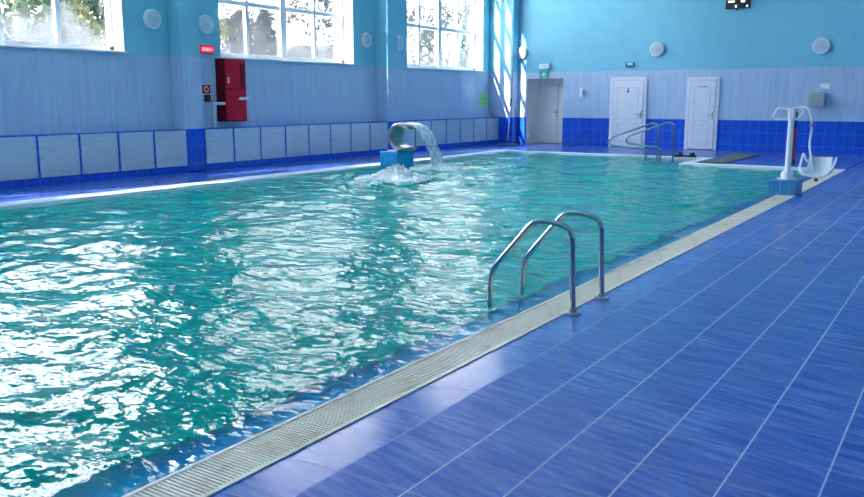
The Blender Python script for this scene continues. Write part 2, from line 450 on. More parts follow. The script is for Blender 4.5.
# far wall with the recessed double door
nx0, nz = far(527, 78.6); nx1, _ = far(563.7, 78.6)
w = MB()
w.box(XW-WT, nx0, YF, YF+.5, 0, ZC); w.box(nx1, XR+.3, YF, YF+.5, 0, ZC); w.box(nx0, nx1, YF, YF+.5, nz, ZC)
w.box(nx0-.1, nx1+.1, YF+.85, YF+.95, 0, nz+.1)
w.box(nx0-.5, nx0, YF+.5, YF+.95, 0, nz+.1); w.box(nx1, nx1+.5, YF+.5, YF+.95, 0, nz+.1); w.box(nx0, nx1, YF+.5, YF+.95, nz, nz+.1)
struct('wall_far', w, M['wall_far'])
rv = MB(); t = .012
rv.box(nx0, nx0+t, YF+.0, YF+.84, 0, nz-t); rv.box(nx0, nx1, YF+.0, YF+.84, nz-t, nz); rv.box(nx1-t, nx1, YF, YF+.84, 0, nz-t)
struct('trim_4', rv, M['cream'])
w = MB(); w.box(XR, XR+WT, YB, YF+.3, 0, ZS); w.box(XR, XR+WT, YB, YF+.3, ZT2, ZC); e = YB
RWIN = []
for a, b in RWIN: w.box(XR, XR+WT, e, a, ZS, ZT2); e = b
w.box(XR, XR+WT, e, YF+.3, ZS, ZT2); struct('wall_right', w, M['wall_side'])
BW = []
w = MB(); w.box(XW-WT, XR+WT, YB-.3, YB, 0, ZS); w.box(XW-WT, XR+WT, YB-.3, YB, ZT2, ZC); e = XW-WT
for a, b in BW: w.box(e, a, YB-.3, YB, ZS, ZT2); e = b
w.box(e, XR+WT, YB-.3, YB, ZS, ZT2); struct('wall_back', w, M['wall_far'])
w = MB(); w.box(XW-WT, XR+.3, YB-.3, YF+.5, ZC, ZC+.2); struct('ceiling', w, M['ceiling'])

# windows
ALLW = [((XW-.36, (a+b)/2, ZS), 0, b-a) for a, b in WIN] + [((XR+.36, (a+b)/2, ZS), PI, b-a) for a, b in RWIN] + [(((a+b)/2, YB-.2, ZS), PI/2, b-a) for a, b in BW]
for wi, (lc, rz, wd_) in enumerate(ALLW):
    root = empty('window_%d' % (wi+1), lc, rz); root['kind'] = 'structure'; a, b = 0, wd_
    W2 = (b-a)/2; H = ZT2-ZS
    fr = MB(); t = .10; d = .035
    fr.box(-d, d, -W2, -W2+t, .03, H, .006); fr.box(-d, d, W2-t, W2, .03, H, .006)
    fr.box(-d, d, -W2, W2, .03, .03+t, .006); fr.box(-d, d, -W2, W2, H-t, H, .006)
    fr.build('window_frame', M['window_frame'], root)
    m_ = MB(); m_.box(-.06, .07, -.10, .10, .03, H-.01, .01); m_.build('mullion', M['window_frame'], root)
    for yy in (-W2/2-.01, W2/2+.01):
        m_ = MB(); m_.box(-.04, .04, yy-.05, yy+.05, .08, H-.05, .006); m_.build('mullion', M['window_frame'], root)
    for zz in (1.25, 2.48, 3.70):
        m_ = MB(); m_.box(-.042, .042, -W2+.02, W2-.02, zz-.052, zz+.052, .006); m_.build('transom', M['window_frame'], root)
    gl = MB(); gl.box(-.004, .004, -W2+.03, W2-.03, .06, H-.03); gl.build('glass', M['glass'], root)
    sl = MB(); sl.box(-.02, .42, -W2-.03, W2+.05, -.012, .03, .008); sl.build('window_sill', M['window_frame'], root)
    rv = MB(); rv.box(.03, .355, W2-.008, W2+.0, .03, H); rv.box(.03, .355, -W2, -W2+.008, .03, H); rv.box(.03, .355, -W2, W2, H-.008, H)
    rv.build('window_reveal', M['window_frame'], root)

# ------------------------------------------------------------------ radiator covers
bays = [(4.98, [5.0+.8165*i for i in range(8)]), (0, [12.07+.811*i for i in range(8)]), (0, [19.06+.827*i for i in range(7)])]
cm = MB(); pw, ph = .76, .715
cm.box(.0, .012, 0, pw, 0, ph, .003)
cf = MB()
cf.box(.012, .022, 0, .03, 0, ph, .003); cf.box(.012, .022, pw-.03, pw, 0, ph, .003); cf.box(.012, .022, .03, pw-.03, 0, .03, .003); cf.box(.012, .022, .03, pw-.03, ph-.03, ph, .003)
sl = MB()
for i in range(21): sl.box(.011, .017, .03, pw-.03, .045+i*.030, .066+i*.030)
first = None; ordn = ['first','second','third','fourth','fifth','sixth','seventh','eighth']
def cover(y, label):
    global first
    if first is None:
        r = empty('radiator_cover', (0,0,0)); cm.build('board', M['cover'], r); cf.build('rim', M['cover'], r); sl.build('slat_panel', M['cover'], r); first = r
    else: r = copy_tree(first)
    r.location = (XP+.001, y, .145)
    tag(r, label, 'radiator cover', 'pale radiator covers along the window wall')
vis = [y for y in bays[0][1] if y > 7.0]
names0 = ['cut by the photo edge','second from the left edge of the photo','third from the left edge of the photo','fourth from the left edge of the photo','last one before the first pier']
vis = [7.54, 8.355, 9.17, 9.985, 10.80]
for y, nm in zip(vis, names0): cover(y-.02, 'pale radiator cover under the leftmost window, '+nm)

bn = {0:'first right of the left pier',1:'second right of the left pier',2:'third right of the left pier',3:'fourth right of the left pier',4:'fifth right of the left pier',5:'sixth right of the left pier',6:'seventh right of the left pier',7:'left of the steel fountain spout'}
for i, y in enumerate(bays[1][1]): cover(y, 'pale radiator cover under the middle window, '+bn[i])
bn = {0:'seen through the steel fountain spout',1:'just right of the steel fountain spout',2:'behind the falling fountain water',3:'second right of the fountain water',4:'third right of the fountain water',5:'second from the far corner',6:'touching the far corner pier'}
for i, y in enumerate(bays[2][1]): cover(y, 'pale slatted radiator cover under the far window, '+bn[i])

# ------------------------------------------------------------------ round wall lamps
def lamp(name='wall_lamp'):
    r = empty(name)
    b = MB(); b.lathe([(.235,0),(.245,.02),(.245,.06),(.232,.085),(.20,.092),(.19,.085),(.185,.07),(.0005,.07)], axis='X', n=40); b.build('lamp_ring', M['lamp_ring'], r)
    c = MB(); c.lathe([(.186,.065),(.18,.078),(.14,.09),(.08,.098),(.0005,.10)], axis='X', n=40); c.build('lamp_cover', M['lamp_cover'], r)
    c = MB(); c.lathe([(.03,.095),(.032,.108),(.02,.114),(.0005,.115)], axis='X', n=16); c.build('centre_screw', M['grey_box'], r)
    return r
lamps = []
L0 = lamp()
items = [('L',11.18,3.05,.80,'round white wall lamp just left of the left pier, nearest on the window wall'),
 ('L',12.55,3.05,.80,'round white wall lamp right of the left pier, above the red lit exit sign'),
 ('L',18.10,3.04,.80,'round white wall lamp between the middle window and the second pier'),
 ('L',19.58,3.04,.80,'round white wall lamp left of the far window, partly behind the second pier'),
 ('F',far(522.5,53)[0],far(522.5,53)[1],.80,'round white wall lamp above the double door by the far corner, in the sun'),
 ('F',far(657.5,49.5)[0],far(657.5,49.5)[1],.90,'round white wall lamp on the far wall between the two white doors'),
 ('F',far(821.5,46)[0],far(821.5,46)[1],.92,'round white wall lamp at the right, above the grey wall box')]
for i, (k, a, z, s, lab) in enumerate(items):
    r = L0 if i == 0 else copy_tree(L0)
    if k == 'L': r.location = (XW, a, z)
    else: r.location = (a, YF, z); r.rotation_euler = (0,0,-PI/2)
    r.scale = (1, s, s) 
    tag(r, lab, 'wall lamp', 'round white wall lamps')

# ------------------------------------------------------------------ far wall doors
def pvc_door(name, px0, px1, pyb, mark):
    x0 = far(px0, 100)[0]; x1 = far(px1, 100)[0]; H = far((px0+px1)/2, 77.2)[1]; W = x1-x0
    r = empty(name, (x0, YF, 0)); r['kind'] = 'structure'
    f = MB(); t = .09
    f.box(0, t, -.05, 0, 0, H, .008); f.box(W-t, W, -.05, 0, 0, H, .008); f.box(t, W-t, -.05, 0, H-t, H, .008)
    f.build('door_frame', M['pvc'], r)
    l = MB(); g0 = t+.012
    l.box(g0, W-g0, -.065, -.012, .02, H-t-.01, .006); l.build('door_leaf', M['pvc'], r)
    s = MB()   # grey seals round the two panels
    for z0, z1 in ((.16, .74), (.86, H-.30)):
        for a in ((g0+.14, g0+.155, z0, z1), (W-g0-.155, W-g0-.14, z0, z1), (g0+.14, W-g0-.14, z0, z0+.012), (g0+.14, W-g0-.14, z1-.012, z1)):
            s.box(a[0], a[1], -.072, -.064, a[2], a[3])
    s.build('panel_moulding', M['door_grey'], r)
    for z in (.28, 1.15, 1.72):
        h = MB(); h.tube([(g0-.02, -.075, z-.06), (g0-.02, -.075, z+.06)], .018, 8); h.box(g0-.02, g0+.05, -.075, -.06, z-.045, z+.045, .004); h.build('hinge', M['pvc'], r)
    h = MB(); h.box(W-g0-.07, W-g0-.03, -.075, -.064, .90, 1.12, .004); h.tube(fillet([(W-g0-.05, -.065, 1.03), (W-g0-.05, -.115, 1.03), (W-g0-.17, -.115, 1.03)], .02), .010, 8)
    h.build('door_handle', M['steel_dull'], r)
    gk = MB(); gk.box(t, t+.012, -.03, -.01, .0, H-t); gk.build('seal', M['groove'], r)
    m = MB(); mx = W*.5
    if mark == 'figure':
        mz = far(629, 91)[1]; m.lathe([(.0005,-.002),(.022,-.001),(.022,.0),(.0005,.001)], loc=(mx,-.068,mz+.06), axis='Y', n=14)
        m.prism([(mx-.01,mz+.03),(mx+.01,mz+.03),(mx+.04,mz-.04),(mx-.04,mz-.04)], 'Y', -.069, -.066)
        m.build('pictogram', M['black'], r)
    else:
        mz = far(703, 86.5)[1]
        for i, ww in enumerate((.05,.04,.06,.05)): m.box(mx-.13+i*.068, mx-.13+i*.068+ww, -.069, -.066, mz-.015, mz+.015)
        m.build('name_plate', M['groove'], r)
    return r
pvc_door('door_1', 610.6, 646.8, 148, 'figure')
pvc_door('door_2', 686.6, 719.2, 150.5, 'text')
# recessed double door
DY = YF+.84
r = empty('door_3', (0, DY, 0)); r['kind'] = 'structure'
x0 = nx0+.014; x1 = nx1-.014; H = nz-.014
f = MB(); t = .07
f.box(x0, x0+t, -.06, 0, 0, H, .006); f.box(x1-t, x1, -.06, 0, 0, H, .006); f.box(x0+t, x1-t, -.06, 0, H-t-.10, H, .006)
f.build('door_frame', M['cream'], r)
mid = x0+(x1-x0)*.60
for a, b in ((x0+t+.004, mid-.004), (mid+.004, x1-t-.004)):
    l = MB(); l.box(a, b, -.07, -.02, .01, H-t-.105, .006); lf = l.build('door_leaf', M['cream'], r)
    l = MB()
    for z0, z1 in ((.12,.75),(.87,H-t-.23)):
        l.box(a+.08, b-.08, -.078, -.068, z0, z1, .004)
    l.build('door_panel', M['cream'], lf)
h = MB(); h.box(mid-.07, mid-.035, -.08, -.068, .88, 1.12, .003); h.tube(fillet([(mid-.052,-.07,1.04),(mid-.052,-.12,1.04),(mid-.17,-.12,1.04)], .02), .010, 8); h.build('door_handle', M['steel_dull'], r)
h = MB(); h.box(mid-.012, mid+.02, -.085, -.068, .02, H-t-.11, .003); h.build('cover_strip', M['door_grey'], r)

# ------------------------------------------------------------------ small wall fittings
def fwbox(px0, px1, py0, py1, depth, m, name, parent=None, bev=.006, y0=None):
    xa, zt = far(px0, py0, YF-depth); xb, zb = far(px1, py1, YF-depth)
    b = MB(); b.box(xa, xb, YF-depth, YF if y0 is None else y0, zb, zt, bev); return b.build(name, m, parent)
# green exit sign
r = empty('exit_sign', (0,0,0)); 
b = fwbox(539.3, 548.0, 70.8, 78.0, .03, M['green_sign'], 'plate', r)
xc, zc = far(543.6, 74.4, YF-.03)
a = MB(); a.box(xc-.025, xc+.025, YF-.036, YF-.029, zc-.075, zc+.075); a.box(xc-.075, xc+.075, YF-.036, YF-.029, zc-.025, zc+.025); a.build('white_cross', M['white_mark'], r)
tag(r, 'small square green sign with a white cross above the double door', 'sign')
r = empty('emergency_light'); fwbox(539.5, 549, 64.2, 68.6, .09, M['plastic'], 'housing', r, .012)
xa, zt = far(541, 65, YF-.09); xb, zb = far(547.5, 67.6, YF-.09); b = MB(); b.box(xa, xb, YF-.098, YF-.088, zb, zt, .002); b.build('diffuser', M['lamp_cover'], r)
tag(r, 'small white box light on the far wall above the green sign', 'emergency light')
r = empty('emergency_light'); fwbox(625.5, 634.2, 62.6, 67.0, .07, M['teal_plastic'], 'housing', r, .012)
xa, zt = far(627.5, 63.0, YF-.07); xb, zb = far(632.5, 65.0, YF-.07); b = MB(); b.box(xa, xb, YF-.078, YF-.068, zb, zt, .002); b.build('diffuser', M['lamp_ring'], r)
tag(r, 'small teal box light on the far wall above the left white door', 'emergency light')
r = empty('wall_telephone'); fwbox(579.8, 583.2, 88.5, 97.5, .05, M['plastic'], 'housing', r, .012)
xa, zt = far(582.4, 89.2, YF-.06); xb, zb = far(583.4, 96.8, YF-.06); b = MB(); b.box(xa, xb, YF-.07, YF-.04, zb, zt, .006); b.build('side_strip', M['groove'], r)
r.name = 'wall_control'
tag(r, 'narrow white control box on the pale tiles right of the double door', 'control box')
# grey louvred box
r = empty('wall_cabinet'); D = .22
fwbox(808.6, 823.8, 92.3, 106.2, D, M['grey_box'], 'housing', r, .008)
xa, zt = far(810, 93.6, YF-D); xb, zb = far(822.2, 104.9, YF-D)
b = MB(); b.box(xa, xb, YF-D-.01, YF-D+.002, zb, zt, .003); fr_ = b.build('cabinet_door', M['grey_box'], r)
b = MB()
for i in range(5):
    zz = zb+(zt-zb)*(i+.6)/5.4; b.box(xa+.03, xb-.03, YF-D-.016, YF-D-.009, zz-.006, zz+.006)
b.build('slot', M['grey_dark'], fr_)
tag(r, 'grey metal wall cabinet with slotted door at the right of the far wall', 'cabinet')
fwbox(820.5, 829.5, 83.5, 88.5, .01, M['plastic'], 'paper_notice', None, 0)
o = bpy.data.objects['paper_notice']; tag(o, 'faint pale notice on the tiles above the grey wall cabinet', 'notice')
# scoreboard clock
r = empty('score_clock'); D = .10
xa, zb = far(725.2, 9.2, YF-D); xb, _ = far(749.8, 8.6, YF-D); zt = zb+.62
b = MB(); b.box(xa, xb, YF-D, YF, zb, zt, .015); b.build('housing', M['black'], r)
def led(px0, px1, py0, py1, m):
    a_, t_ = far(px0, py0, YF-D); b_, u_ = far(px1, py1, YF-D); q = MB(); q.box(a_, b_, YF-D-.006, YF-D+.002, u_, t_, .002); return q
led(728.3, 734.6, 1.0, 2.4, 0).build('digit', M['led'], r); led(741, 745, .6, 2.0, 0).build('digit', M['led'], r)
led(735.2, 736.8, 5.0, 7.4, 0).build('digit', M['led'], r); led(746.4, 747.8, 4.8, 6.8, 0).build('digit', M['teal_led'], r)
b = MB(); b.box(xa+.30, xa+.34, YF-D, YF-D+.05, zb-.05, zb+.001, .004); b.build('bracket', M['black'], r)
tag(r, 'black digital score clock high on the far wall, cut by the photo top', 'clock')

# red fire hose cabinet on the window wall
r = empty('fire_cabinet'); y0 = side(215, 90)[0]; Xc = XW+.28
ya, zt = side(223.5, 58.2, Xc); yb, _ = side(245.2, 60, Xc); _, zb = side(234, 121.5, Xc)
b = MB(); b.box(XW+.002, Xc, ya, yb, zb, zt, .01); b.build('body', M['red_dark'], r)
zm = side(234, 89, Xc)[1]
b = MB(); b.box(Xc, Xc+.02, ya+.02, yb-.02, zm+.01, zt-.02, .006); d1 = b.build('door', M['red'], r)
b = MB(); b.box(Xc, Xc+.02, ya+.02, yb-.02, zb+.02, zm-.01, .006); d2 = b.build('door', M['red'], r)
b = MB(); b.box(Xc+.02, Xc+.025, ya+.07, ya+.12, zm+.12, zm+.25, .002); b.build('label_plate', M['white_mark'], d1)
b = MB(); b.box(Xc+.02, Xc+.022, yb-.20, yb-.05, zm+.02, zt-.10, .001); b.build('shadow_panel', M['red_dark'], d1); bpy.data.objects['shadow_panel'].name = 'painted_shade'  # dark red sheet paints shade onto the upper door
b = MB(); b.tube([(Xc+.02, yb-.10, zm-.2), (Xc+.05, yb-.10, zm-.2)], .02, 10); b.build('knob', M['steel'], d2)
tag(r, 'tall red metal fire cabinet on the window wall right of the left pier', 'cabinet')
# pipes at the cabinet
b = MB(); yp, zp = side(214.0, 103.5, XW+.14); 
b.tube(fillet([(XW+.14, yp, .885), (XW+.14, yp, zp), (XW+.34, yp, zp), (XW+.34, yp+.12, zp)], .03), .032, 10)
o = b.build('water_pipe', M['white_paint'], None); tag(o, 'white bent pipe rising from the ledge left of the red cabinet', 'pipe')
ya2, za2 = side(239.5, 98.8, Xc+.05)
b = MB(); b.tube([(Xc+.055, ya2, za2), (Xc+.055, ya2+.22, za2)], .03, 10); b.lathe([(.0005,0),(.04,0),(.04,.04),(.0005,.04)], loc=(Xc+.055, ya2+.20, za2), axis='Y', n=12)
o = b.build('handle', M['white_paint'], r)
# red lit exit sign on the same wall
r = empty('lit_exit_sign'); y0, z0 = side(207.2, 49.4, XW+.07)
b = MB(); b.box(XW, XW+.06, y0-.20, y0+.20, z0-.085, z0+.085, .01); b.build('housing', M['red'], r)
b = MB(); b.box(XW+.06, XW+.068, y0-.18, y0+.18, z0-.065, z0+.065, .004); b.build('lit_face', M['red_light'], r)
b = MB()
for i, (q, w_) in enumerate(((-.13,.05),(-.06,.03),(-.01,.05),(.06,.03))): b.box(XW+.068, XW+.072, y0+q, y0+q+w_, z0-.03, z0+.035)
b.box(XW+.068, XW+.072, y0+.10, y0+.16, z0-.01, z0+.01); b.build('lit_mark', M['red_light_mark'], r)
tag(r, 'glowing red exit sign under the lamp right of the left pier', 'sign')
# fire symbol sign and call point
r = empty('fire_sign'); y0, z0 = side(205.8, 89.2)
b = MB(); b.box(XW, XW+.012, y0-.13, y0+.13, z0-.11, z0+.11, .002); b.build('plate', M['white_mark'], r)
b = MB(); b.box(XW+.011, XW+.016, y0-.115, y0+.115, z0-.095, z0+.095); b.build('red_field', M['red'], r)
b = MB(); b.tube([(XW+.017, y0+.055*math.cos(k*PI/8), z0+.055*math.sin(k*PI/8)) for k in range(17)], .012, 8, False); b.build('white_ring', M['white_mark'], r)
tag(r, 'square red fire hose sign with white ring beside the red cabinet', 'sign')
r = empty('alarm_call_point'); y0, z0 = side(206.8, 98.3)
b = MB(); b.box(XW, XW+.05, y0-.075, y0+.075, z0-.075, z0+.075, .008); b.build('housing', M['rubber'], r)
b = MB(); b.lathe([(.0005,.05),(.03,.05),(.03,.062),(.0005,.062)], loc=(XW, y0, z0), axis='X', n=16); b.build('push_button', M['red'], r)
tag(r, 'dark square call point below the red fire sign', 'alarm button')
# green notice on the tiles below the far window
r = empty('green_notice'); ya, zt = side(479.2, 93); yb, zb = side(487.8, 106.6)
b = MB(); b.box(XW, XW+.004, ya, yb, zb, zt); b.build('sheet', M['lime'], r)
b = MB()
for i in range(5): zz = zt-.06-i*(zt-zb-.1)/5; b.box(XW+.004, XW+.006, ya+.06, yb-.06-(i%2)*.09, zz-.012, zz)
b.build('printed_line', M['dark_lime'], r)
tag(r, 'lime green notice sheet on the pale tiles below the far window', 'notice')
# small white cup on the ledge
yq, zq = side(494.3, 119, XP-.06)
b = MB(); b.lathe([(.03,0),(.04,.09),(.042,.10),(.034,.10),(.028,.012),(.0005,.012)], loc=(XP-.08, 24.3, .885), n=16)
o = b.build('cup', M['plastic']); tag(o, 'tiny white cup on the ledge near the far corner', 'cup')

# squeegee mop leaning in the corner
r = empty('floor_squeegee', (-13.0, 24.35, 0))
b = MB(); b.tube([(0,0,.05),(-.02,.24,1.42)], .014, 10); b.build('shaft', M['white_paint'], r)
b = MB(); b.tube([(-.016,.20,1.24),(-.021,.25,1.50)], .026, 10); b.build('grip', M['black'], r)
b = MB(); b.box(-.36,.36,-.03,.03,.0,.05,.008); b.build('blade', M['steel_dull'], r)
b = MB(); b.tube([(0,0,.04),(0,.0,.14)], .022, 10); b.build('socket', M['black'], r)
tag(r, 'wide floor squeegee with pale handle and black grip leaning at the far corner', 'squeegee')
r = empty('broom', (-12.88, 24.55, 0))
b = MB(); b.tube([(.12,-.02,.10),(-.10,.25,1.22)], .012, 10); b.build('shaft', M['rubber'], r)
b = MB(); b.box(.0,.24,-.06,.02,.04,.10,.01); b.build('head', M['rubber'], r)
b = MB()
for i in range(18): b.tube([(.01+i*.0128,-.02,.045),(.01+i*.0135,-.03,.0)], .006, 5)
b.build('bristles', M['black'], r)
tag(r, 'thin dark broom leaning against the corner beside the wide squeegee', 'broom')

# ------------------------------------------------------------------ pool ladder
r = empty('pool_ladder', (-2.3, 5.6, 0))
X = -2.3
for yy in (-.27, .27):
    pts = [(-.0,yy,.005),(0,yy,.64),(-.27,yy,.70),(-.43,yy,.62) ,(-.66,yy,.22),(-.68,yy,-1.15)]
    pts = [(0,yy,.005),(-.025,yy,.60),(-.17,yy,.640),(-.32,yy,.640),(-.665,yy,.235),(-.68,yy,-.10),(-.68,yy,-1.15)]
    b = MB(); b.tube(fillet(pts, [.20,.08,.12,.10,.05], 8), .0205, 16); b.build('rail', M['steel'], r)
    b = MB(); b.lathe([(.0005,0),(.055,0),(.057,.006),(.05,.012),(.028,.014),(.026,.035),(.0005,.035)], loc=(0,yy,.0), n=28); b.build('flange', M['steel_dull'], r)
for zz in (-.25,-.52,-.79,-1.05):
    b = MB(); b.box(-.72,-.62,-.26,.26,zz-.012,zz+.012,.006); b.build('tread', M['steel_dull'], r)
tag(r, 'chrome pool ladder with two arched grab rails in the foreground', 'ladder')

# ------------------------------------------------------------------ handrails at the entry steps
def rail(Y, xs, name_label, low):
    r = empty('entry_handrail', (0, Y, 0))
    xr, xm, xl, xk, xf = xs
    b = MB(); pts = [(xr,0,-.30),(xr,0,.86),(xr-.16,0,.90),(xl,0,.50),(xl-.02,0,.34),(xk,0,.27),(xf,0,.26),(xf,0,-.30)]
    b.tube(fillet(pts, [.10,.06,.14,.10,.05,.12], 7), .024, 12); b.build('rail', M['steel'], r)
    for x in (xr, xf):
        b = MB(); b.lathe([(.0005,0),(.05,0),(.05,.012),(.027,.016),(.0005,.016)], loc=(x,0,low), n=20); b.build('flange', M['steel_dull'], r)
    tag(r, name_label, 'handrail', 'steel handrails at the pool entry steps')
rail(20.35, (-6.66, 0, -7.93, -7.3, -6.95), 'nearer steel handrail of the pool entry steps, standing in the water', -.05)
rail(21.25, (-6.55, 0, -7.80, -7.2, -6.88), 'farther steel handrail of the pool entry steps, closer to the doors', -.05)

# ------------------------------------------------------------------ mat and the dark bundle
b = MB(); b.prism([(-5.56,20.0),(-4.95,20.0),(-4.93,23.7),(-5.62,23.7)], 'Z', .007, .024)
o = b.build('rubber_mat', M['mat']); tag(o, 'long dark grey rubber mat on the deck beyond the pool corner', 'mat')
for i, (dx, dy, rz, lab) in enumerate([(-6.52,21.63,.3,'black rubber slipper at the step corner, left one of the pair'),(-6.22,21.66,-.2,'black rubber slipper at the step corner, right one of the pair')]):
    r = empty('slipper', (dx, dy, .006), rz)
    b = MB()
    b.prism([(-.13,-.045),(-.06,-.055),(.08,-.06),(.15,-.04),(.16,0),(.15,.04),(.08,.06),(-.06,.05),(-.13,.04)], 'Z', 0, .05); b.build('sole', M['rubber'], r)
    b = MB(); vs = []
    for k in range(9):
        g = PI*k/8
        for x in (.0,.10): vs.append((x, -.062*math.cos(g), .04+.085*math.sin(g)))
    b.add(vs, [(2*k,2*k+1,2*k+3,2*k+2) for k in range(8)], True)
    o = b.build('strap', M['rubber'], r); so = o.modifiers.new('s','SOLIDIFY'); so.thickness = .012
    tag(r, lab, 'slipper', 'pair of black slippers')

# ------------------------------------------------------------------ pool lift
b = MB(); b.box(-2.76, -2.36, 14.05, 14.65, -.02, .20); o = b.build('tiled_plinth', M['plinth'])
b = MB(); b.box(-2.775, -2.345, 14.035, 14.665, .20, .22, .006); b.build('cap_slab', M['plinth'], o)
tag(o, 'blue tiled block under the white lift post at the pool edge', 'plinth')
r = empty('pool_lift', (-2.55, 14.35, .22))
b = MB(); b.lathe([(.0005,0),(.145,0),(.145,.018),(.10,.022),(.095,.10),(.075,.125),(.0005,.125)], n=32); b.build('base_flange', M['white_paint'], r)
b = MB(); b.lathe([(.047,.10),(.045,1.12),(.0005,1.12)], n=24); b.build('post', M['white_paint'], r)
for a in range(4):
    b = MB(); b.lathe([(.0005,.018),(.016,.018),(.016,.034),(.0005,.036)], loc=(.12*math.cos(a*PI/2+.6), .12*math.sin(a*PI/2+.6), 0), n=8); b.build('bolt', M['steel_dull'], r)
b = MB(); b.box(-.052,.06,-.055,.055,.96,1.12,.02); b.build('gear_head', M['white_paint'], r)
b = MB(); b.tube(fillet([(-.02,0,1.11),(-.20,0,1.13),(-.235,0,1.10),(-.285,0,.99),(-.25,0,.955),(0,0,.96)], .04), .018, 10); b.build('handle_loop', M['white_paint'], r)
b = MB(); b.tube(fillet([(-.0,-.02,.95),(.10,-.02,.96),(.17,-.02,1.05),(.18,-.02,1.11),(.10,-.02,1.14),(-.01,-.02,1.12)], .04), .016, 10); b.build('handle_loop', M['white_paint'], r)
def lp(px, py, Y=14.35): x, z = far(px, py, Y); return (x+2.55, Y-14.35, z-.22)
arm = [lp(792,110), lp(800,107.2), lp(808,107), lp(811.6,116), lp(812,128), lp(809.3,145), lp(812,163), lp(816,180)]
b = MB(); b.tube(fillet(arm, [.04,.05,.07,.07,.1,.1]), .020, 12); b.build('arm', M['white_paint'], r)
b = MB(); j = lp(811.6,125); b.tube([(j[0],0,j[2]-.03),(j[0],0,j[2]+.03)], .030, 12); b.build('arm_joint', M['steel_dull'], r)
b = MB(); j = lp(816,180); b.lathe([(.0005,-.02),(.026,-.02),(.026,.02),(.0005,.02)], loc=j, n=12); b.build('rubber_foot', M['black'], r)
tag(r, 'white pool lift post with handle loops and a hanging plastic seat', 'pool lift')
# its seat: a curved shell with arm tubes
seat = MB(); nu, nv = 13, 15; vs = []
cx_, cz_ = lp(820,168)[0], lp(820,168)[2]
for i in range(nu):
    u = i/(nu-1)                       # 0 front lip .. 1 top of back
    if u < .5: yy = -.42+u/.5*.40; zz = -.11+.02*math.cos(u*4) - (.03 if u < .08 else 0)
    else: w_ = (u-.5)/.5; yy = -.02+.10*w_; zz = -.10+.27*w_**1.1
    half = .205-.035*u
    for k in range(nv):
        v = -1+2*k/(nv-1)
        vs.append((cx_+v*half, yy - (.05*v*v if u > .5 else 0), zz+cz_+.085*abs(v)**3*(1.1-u)))
seat.add(vs, [(i*nv+k, i*nv+k+1, (i+1)*nv+k+1, (i+1)*nv+k) for i in range(nu-1) for k in range(nv-1)], True)
o = seat.build('seat_shell', M['plastic'], r); so = o.modifiers.new('s','SOLIDIFY'); so.thickness = .015
for pp in ([(800.3,169.5),(804.8,151.8),(807.5,160),(811,162)], [(826,175.0),(834,168),(838.2,155.5),(836.5,163),(832.5,170)]):
    b = MB(); q = [lp(*p) for p in pp]
    if pp[0][0] < 810: q = [(cx_-.14,-.25,q[0][2]-.03)]+q
    q = [(x_, y_-.12, z_) for x_, y_, z_ in q]
    b.tube(fillet(q, .05), .017, 10); b.build('armrest', M['plastic'], r)
b = MB(); q = [lp(800,170.5), lp(803,173.5), lp(815,176), lp(828,174.5)]; b.tube(fillet([(x_, y_-.14, z_) for x_,y_,z_ in q], .06), .016, 10); b.build('seat_frame', M['plastic'], r)
# strap hanging behind the post
r = empty('hanging_strap', (far(797,112,14.5)[0], 14.50, 0))
def sp(px, py): x, z = far(px, py, 14.5); return (x-r.location.x, 0, z)
b = MB(); b.tube([sp(796,111.5), sp(795.6,116), sp(795.2,118)], .030, 10); b.build('buckle', M['black'], r)
b = MB(); b.tube([sp(795.2,117), sp(795.0,129)], .020, 8); b.build('cord', M['navy'], r)
b = MB(); b.tube([sp(795.2,128), sp(794.8,131), sp(793.6,138), sp(793.0,147), sp(792.9,151)], [.022,.034,.036,.034,.022], 12); b.build('red_roll', M['strap'], r)
b = MB(); b.tube([sp(792.9,150), sp(793.0,160)], .020, 8); b.build('cord', M['strap'], r)
b = MB(); b.tube([sp(793.0,159), sp(793.2,165)], .028, 8); b.build('weight', M['black'], r)
tag(r, 'red and dark blue strap hanging behind the white lift post', 'strap')

# ------------------------------------------------------------------ fountain
b = MB(); b.box(-11.27, -10.80, 15.05, 15.72, -.25, .33, .01); o = b.build('fountain_block', M['plinth_turquoise'])
tag(o, 'bright turquoise tiled block in the water under the steel spout', 'plinth')
r = empty('fountain_spout', (-10.97, 15.38, .33))
# curled band, open towards the pool
prof = []
cxs, czs, R0 = .17, .335, .305
for k in range(30):
    a = math.radians(268 - k*(268-92)/29*1.0)
    prof.append((cxs+R0*math.cos(a), czs+R0*math.sin(a)))
prof = [(cxs+.12, .014)] + prof + [(cxs+.12, czs+R0-.0), (cxs+.24, czs+R0-.025), (cxs+.36, czs+R0-.075)]
vs = []; hw = .26
for x, z in prof:
    for y in (-hw, -hw*.5, 0, hw*.5, hw): vs.append((x, y, z))
mb = MB(); mb.add(vs, [(i*5+k, i*5+k+1, (i+1)*5+k+1, (i+1)*5+k) for i in range(len(prof)-1) for k in range(4)], True)
o = mb.build('curled_band', M['steel_dull'], r); so = o.modifiers.new('s','SOLIDIFY'); so.thickness = .07; so.offset = -1
b = MB(); b.box(-.13,.15,-.28,.28,-.0,.03,.008); b.build('base_plate', M['steel_dull'], r)
tag(r, 'curled brushed steel waterfall spout on the turquoise block', 'fountain spout')
